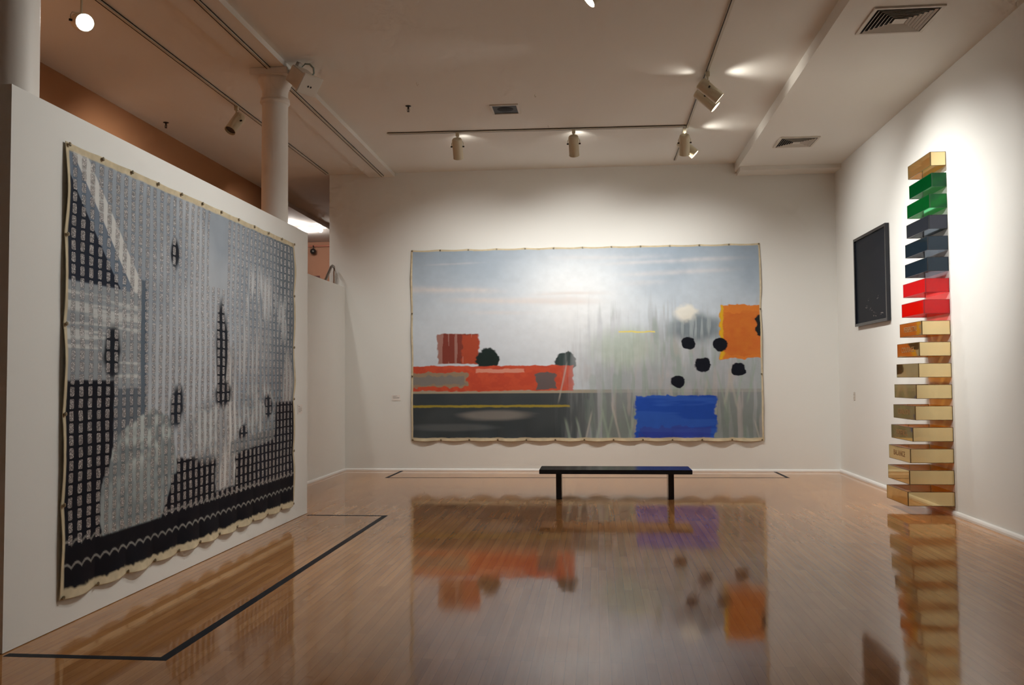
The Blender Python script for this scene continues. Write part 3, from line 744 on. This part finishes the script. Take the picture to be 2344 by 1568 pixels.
# unseen spots without lamp bodies, for the partition and as added fill
def bare_spot(loc, aim, e, angle=80, blend=.9, c=WC, r=.06):
    li = bpy.data.lights.new('unseen_spot', 'SPOT'); li.energy = e; li.spot_size = R(angle); li.spot_blend = blend; li.shadow_soft_size = r; li.color = c
    lo = bpy.data.objects.new('unseen_spot', li); COL.objects.link(lo); lo.location = loc
    lo.rotation_euler = (Vector(aim)-Vector(loc)).to_track_quat('-Z', 'Y').to_euler()
bare_spot((1.0, 6.0, 4.55), (XP, 5.9, 1.8), 200)
bare_spot((.9, 8.9, 4.35), (-3.2, 8.9, 4.60), 30, 28, 1)  # added with the next two to brighten the beam's side, no lamp there
bare_spot((.9, 11.2, 4.35), (-3.2, 12.0, 4.6), 20, 28, 1)
bare_spot((.9, 6.3, 4.35), (-3.2, 6.2, 4.60), 26, 28, 1)
bare_spot((1.0, 8.2, 4.55), (XP, 8.3, 1.4), 60)
bare_spot((1.6, 6.2, 4.5), (Q, 10.0, 2.4), 400, 52, 1)  # added spot that brightens the near ends of the acrylic boxes
bare_spot((1.235, 8.3, 4.55), (2.3, 9.7, 0), 90, 90, 1)  # added to brighten the floor at mid right, no lamp body
bare_spot((1.0, 7.0, 4.55), (-1.6, 9.0, 0), 60, 90, 1)
bare_spot((1.235, 3.0, 4.55), (Q, 3.5, 2.0), 150)
bare_spot((-.5, .5, 4.55), (-.5, NEAR, 2.0), 130)
# unseen spots filling the room behind the partition and the far room
bare_spot((-4.3, 6.6, 4.50), (-5.75, 6.9, 3.2), 170, 120)
bare_spot((-4.3, 9.5, 4.50), (-5.75, 10.2, 2.9), 90, 120)
bare_spot((-4.9, 13.0, 4.50), (-5.75, 14.5, 2.6), 40, 120)
bare_spot((-4.6, 17.5, 4.4), (-5.4, 20.35, 3.0), 50, 100, c=(1, .90, .78))
bare_spot((-6.6, 17.2, 4.55), (-6.8, 20.35, 3.2), 40, 100, c=(1, .90, .78))

bare_spot((-4.3, 7.0, 4.45), (-4.9, 7.6, 0), 120, 140)  # added with the next, floor bounce brightens the left ceiling
bare_spot((-4.3, 11.5, 4.45), (-4.7, 12, 0), 60, 140)
# far lamps: two small globes on the far room's ceiling
for k, (x, y, lab) in enumerate(((-5.80, 18.05, 'small lit globe lamp on the far room ceiling, left of the two'), (-5.82, 18.42, 'small lit globe lamp on the far room ceiling, right of the two'))):
    t = thing('ceiling_lamp', lab, 'lamp', (x, y, 4.70), group='small globe lamps in the far room')
    bm = bmesh.new(); lathe(bm, [(.03, -.02), (.03, -.0005)], 16); obj('ceiling_plate', bm, LAMPW, t)
    bm = bmesh.new(); bmesh.ops.create_uvsphere(bm, u_segments=20, v_segments=12, radius=.045, matrix=Matrix.Translation((0, 0, -.06))); obj('globe', bm, GLOW, t, True)
    li = bpy.data.lights.new('globe_light', 'POINT'); li.energy = 18; li.shadow_soft_size = .05; li.color = (1, .92, .85)
    lo = bpy.data.objects.new('globe_light', li); COL.objects.link(lo); lo.location = (x-.45, y-.3*(1-2*k), 4.60)

# ------------------------------------------------------------------ vents, sprinklers
def sprinkler(label, x, y, z=ZC):
    t = thing('ceiling_sprinkler', label, 'sprinkler', (x, y, z), group='dark pendant sprinklers in the ceiling')
    bm = bmesh.new(); lathe(bm, [(.036, -.001), (.034, -.006), (.014, -.014), (.012, -.014)], 24); auto_smooth(obj('escutcheon', bm, SPRK, t))
    bm = bmesh.new(); lathe(bm, [(.011, -.013), (.011, -.035), (.006, -.038), (.005, -.07)], 14)
    tube(bm, [(.010, 0, -.034), (.016, 0, -.052), (.006, 0, -.07)], .003, 6); tube(bm, [(-.010, 0, -.034), (-.016, 0, -.052), (-.006, 0, -.07)], .003, 6)
    obj('body', bm, SPRK, t)
    bm = bmesh.new(); lathe(bm, [(.016, -.071), (.016, -.074)], 16); obj('deflector', bm, SPRK, t)
sprinkler('dark fire sprinkler in the main ceiling left of the small square vent', -2.254, 10.60)
sprinkler('dark fire sprinkler in the shadowed ceiling beside the orange wall', -5.50, 10.92)

t = thing('ceiling_vent', 'small square ceiling recess with dark inside, in the middle of the main ceiling', 'vent', (-1.09, 10.86, ZC))
bm = bmesh.new()
for (a, b, c, d) in ((-.175, .175, -.19, -.165), (-.175, .175, .165, .19), (-.175, -.15, -.165, .165), (.15, .175, -.165, .165)):
    bx(bm, a, b, c, d, -.014, -.0005)
obj('frame', bm, VENTM, t)
obj('dark_panel', box(-.15, .15, -.165, .165, -.004, -.0008), mat('vent_glass', (.05, .05, .045), .6), t)
bm = bmesh.new(); lathe(bm, [(.10, -.0045), (.085, -.009), (.05, -.012), (.01, -.013)], 24); auto_smooth(obj('dome', bm, VENTD, t))

def diffuser(label, x, y, s, z=4.645):
    t = thing('air_diffuser', label, 'air vent', (x, y, z), group='square louvred air diffusers in the soffit')
    bm = bmesh.new()
    def sq(h, w, z0, z1):
        bx(bm, -h, h, -h, -h+w, z0, z1); bx(bm, -h, h, h-w, h, z0, z1); bx(bm, -h, -h+w, -h+w, h-w, z0, z1); bx(bm, h-w, h, -h+w, h-w, z0, z1)
    sq(s, s*.10, -.016, -.0005); obj('frame', bm, VENTM, t)
    obj('dark_plenum', box(-s*.9, s*.9, -s*.9, s*.9, -.003, -.0007), VENTD, t)
    for k in range(7):
        h = s*(.84-.11*k)
        bm = bmesh.new()
        if k == 6:
            bx(bm, -h, h, -h, h, -.020, -.016)
        else:   # sloped louvre ring
            o = [bm.verts.new((sx*h, sy*h, -.020)) for sx, sy in ((-1, -1), (1, -1), (1, 1), (-1, 1))]
            i_ = [bm.verts.new((sx*(h-s*.05), sy*(h-s*.05), -.006)) for sx, sy in ((-1, -1), (1, -1), (1, 1), (-1, 1))]
            o2 = [bm.verts.new((sx*(h-.002), sy*(h-.002), -.020)) for sx, sy in ((-1, -1), (1, -1), (1, 1), (-1, 1))]
            i2 = [bm.verts.new((sx*(h-s*.05-.002), sy*(h-s*.05-.002), -.006)) for sx, sy in ((-1, -1), (1, -1), (1, 1), (-1, 1))]
            for a in range(4):
                b = (a+1) % 4
                bm.faces.new((o[a], o[b], i_[b], i_[a])); bm.faces.new((o2[a], o2[b], i2[b], i2[a])); bm.faces.new((o[a], o[b], o2[b], o2[a])); bm.faces.new((i_[a], i_[b], i2[b], i2[a]))
        obj('louvre', bm, VENTM, t)
diffuser('louvred square air diffuser in the right soffit nearer the back wall', 2.74, 12.33, .26)
diffuser('large louvred square air diffuser cut off by the top edge, in the right soffit', 2.74, 8.18, .30)

# hooks left in the ceiling
for (x, y, s, lab) in ((-.69, 10.35, .030, 'tiny wire hook stub in the ceiling right of the small square vent'), (-.60, 11.62, .035, 'tiny wire loop beside the back track in the ceiling'), (-1.98, 9.75, .045, 'tiny pale wire stub in the ceiling left of centre')):
    bm = bmesh.new(); tube(bm, [(0, 0, -.001), (0, 0, -s*.6), (s*.25, 0, -s), (s*.5, 0, -s*.6)], .0025, 6)
    o = obj('ceiling_hook', bm, TRACKM); o.location = (x, y, ZC); tag(o, lab, 'hook', 'tiny hooks in the ceiling')

# ------------------------------------------------------------------ boxed fixture beside the capital
t = thing('boxy_fixture', 'white boxy fixture with two black dots on a bracket beside the column capital', 'fixture', (-3.02, 8.93, 4.575), (0, R(38), R(-28)))
t.scale = (1.38, 1.38, 1.38)
obj('housing', box(-.085, .085, -.075, .075, -.065, .065, bevel=.006), PLASTIC, t)
f = obj('face_plate', box(.085, .105, -.095, .095, -.078, .078, bevel=.004), PLASTIC, t)
bm = bmesh.new(); tube(bm, [(.104, -.014, -.01), (.1065, -.014, -.01)], .008, 12); tube(bm, [(.104, .012, -.01), (.1065, .012, -.01)], .008, 12)
obj('lens_dots', bm, HOLE, f)
obj('bracket', box(-.12, -.085, -.02, .02, -.05, .09, bevel=.003), STEEL, t)
bm = bmesh.new(); tube(bm, [(-.09, .02, .06), (-.08, .03, .10), (-.04, .035, .12), (.02, .03, .115), (.06, .02, .09), (.065, .01, .06)], .007, 8)
obj('cable', bm, mat('grey_green_cable', (.30, .36, .31), .5), t)

# ------------------------------------------------------------------ things in the far room
bm = bmesh.new(); tube(bm, [(-4.19, 13.0, 2.62), (-4.19, 13.55, 3.03), (-4.19, 13.80, 3.24), (-4.19, 13.88, 3.275), (-4.19, 13.96, 3.27), (-4.19, 14.0, 3.20), (-4.19, 14.0, 2.95)], .022, 12)
tag(obj('stair_handrail', bm, STEEL), 'grey metal handrail rising above the low wall beside the back wall', 'handrail')
bm = bmesh.new(); tube(bm, [(-9.0, 20.30, 4.60), (-4.4, 20.30, 4.60)], .022, 10)
tag(obj('ceiling_pipe', bm, mat('painted_pipe', srgb(170, 110, 90), .5)), 'thin pipe running along the top of the far brown wall', 'pipe')
bm = bmesh.new(); bmesh.ops.create_uvsphere(bm, u_segments=18, v_segments=12, radius=.07)
tube(bm, [(0, 0, .05), (0, .02, .14)], .012, 8)
o = obj('wall_mounted_bell', bm, mat('dark_bell_metal', (.05, .045, .04), .3, metal=.6), None, True); o.location = (-6.56, 20.20, 4.46); tag(o, 'small round dark bell hanging on the far brown wall under the pipe', 'bell')
t = thing('picture_frame', 'dark red frame top just showing over the low wall on the far wall', 'picture', (-6.72, 20.35, 3.2))
bm = bmesh.new(); bx(bm, -.28, .28, -.04, -.001, .62, .70); bx(bm, -.28, .28, -.04, -.001, 0, .08); bx(bm, -.28, -.20, -.04, -.001, .08, .62); bx(bm, .20, .28, -.04, -.001, .08, .62)
obj('frame', bm, mat('dark_red_frame', (.09, .02, .015), .4), t)
obj('print', box(-.20, .20, -.025, -.002, .08, .62), mat('brown_print', (.15, .08, .05), .6), t)

# ------------------------------------------------------------------ world, camera, view
w = bpy.data.worlds.new('world'); scene.world = w; w.use_nodes = True
w.node_tree.nodes['Background'].inputs['Color'].default_value = (.9, .8, .68, 1)
w.node_tree.nodes['Background'].inputs['Strength'].default_value = .02
cam = bpy.data.cameras.new('camera'); cam.sensor_width = 36; cam.lens = 2041.9/2344*36; cam.clip_end = 100; cam.clip_start = .05
co = bpy.data.objects.new('camera', cam); COL.objects.link(co)
yaw, pit, rol = .09418, .041706, -.006753
fw = Vector((-math.sin(yaw)*math.cos(pit), math.cos(yaw)*math.cos(pit), math.sin(pit)))
rt = Vector((math.cos(yaw), math.sin(yaw), 0)); up = rt.cross(fw)
r2 = rt*math.cos(rol)+up*math.sin(rol); u2 = -rt*math.sin(rol)+up*math.cos(rol)
M = Matrix(((r2.x, u2.x, -fw.x, 0), (r2.y, u2.y, -fw.y, 0), (r2.z, u2.z, -fw.z, 1.434), (0, 0, 0, 1)))
co.matrix_world = M
scene.camera = co
vs = scene.view_settings
vs.view_transform = 'Standard'; vs.look = 'None'; vs.gamma = 1; vs.use_curve_mapping = False; vs.exposure = 0.2
cy = scene.cycles
cy.use_denoising = True
cy.max_bounces = 8; cy.diffuse_bounces = 4; cy.glossy_bounces = 4; cy.transparent_max_bounces = 24
cy.use_adaptive_sampling = True; cy.adaptive_threshold = .07; cy.adaptive_min_samples = 12
cy.sample_clamp_indirect = 6
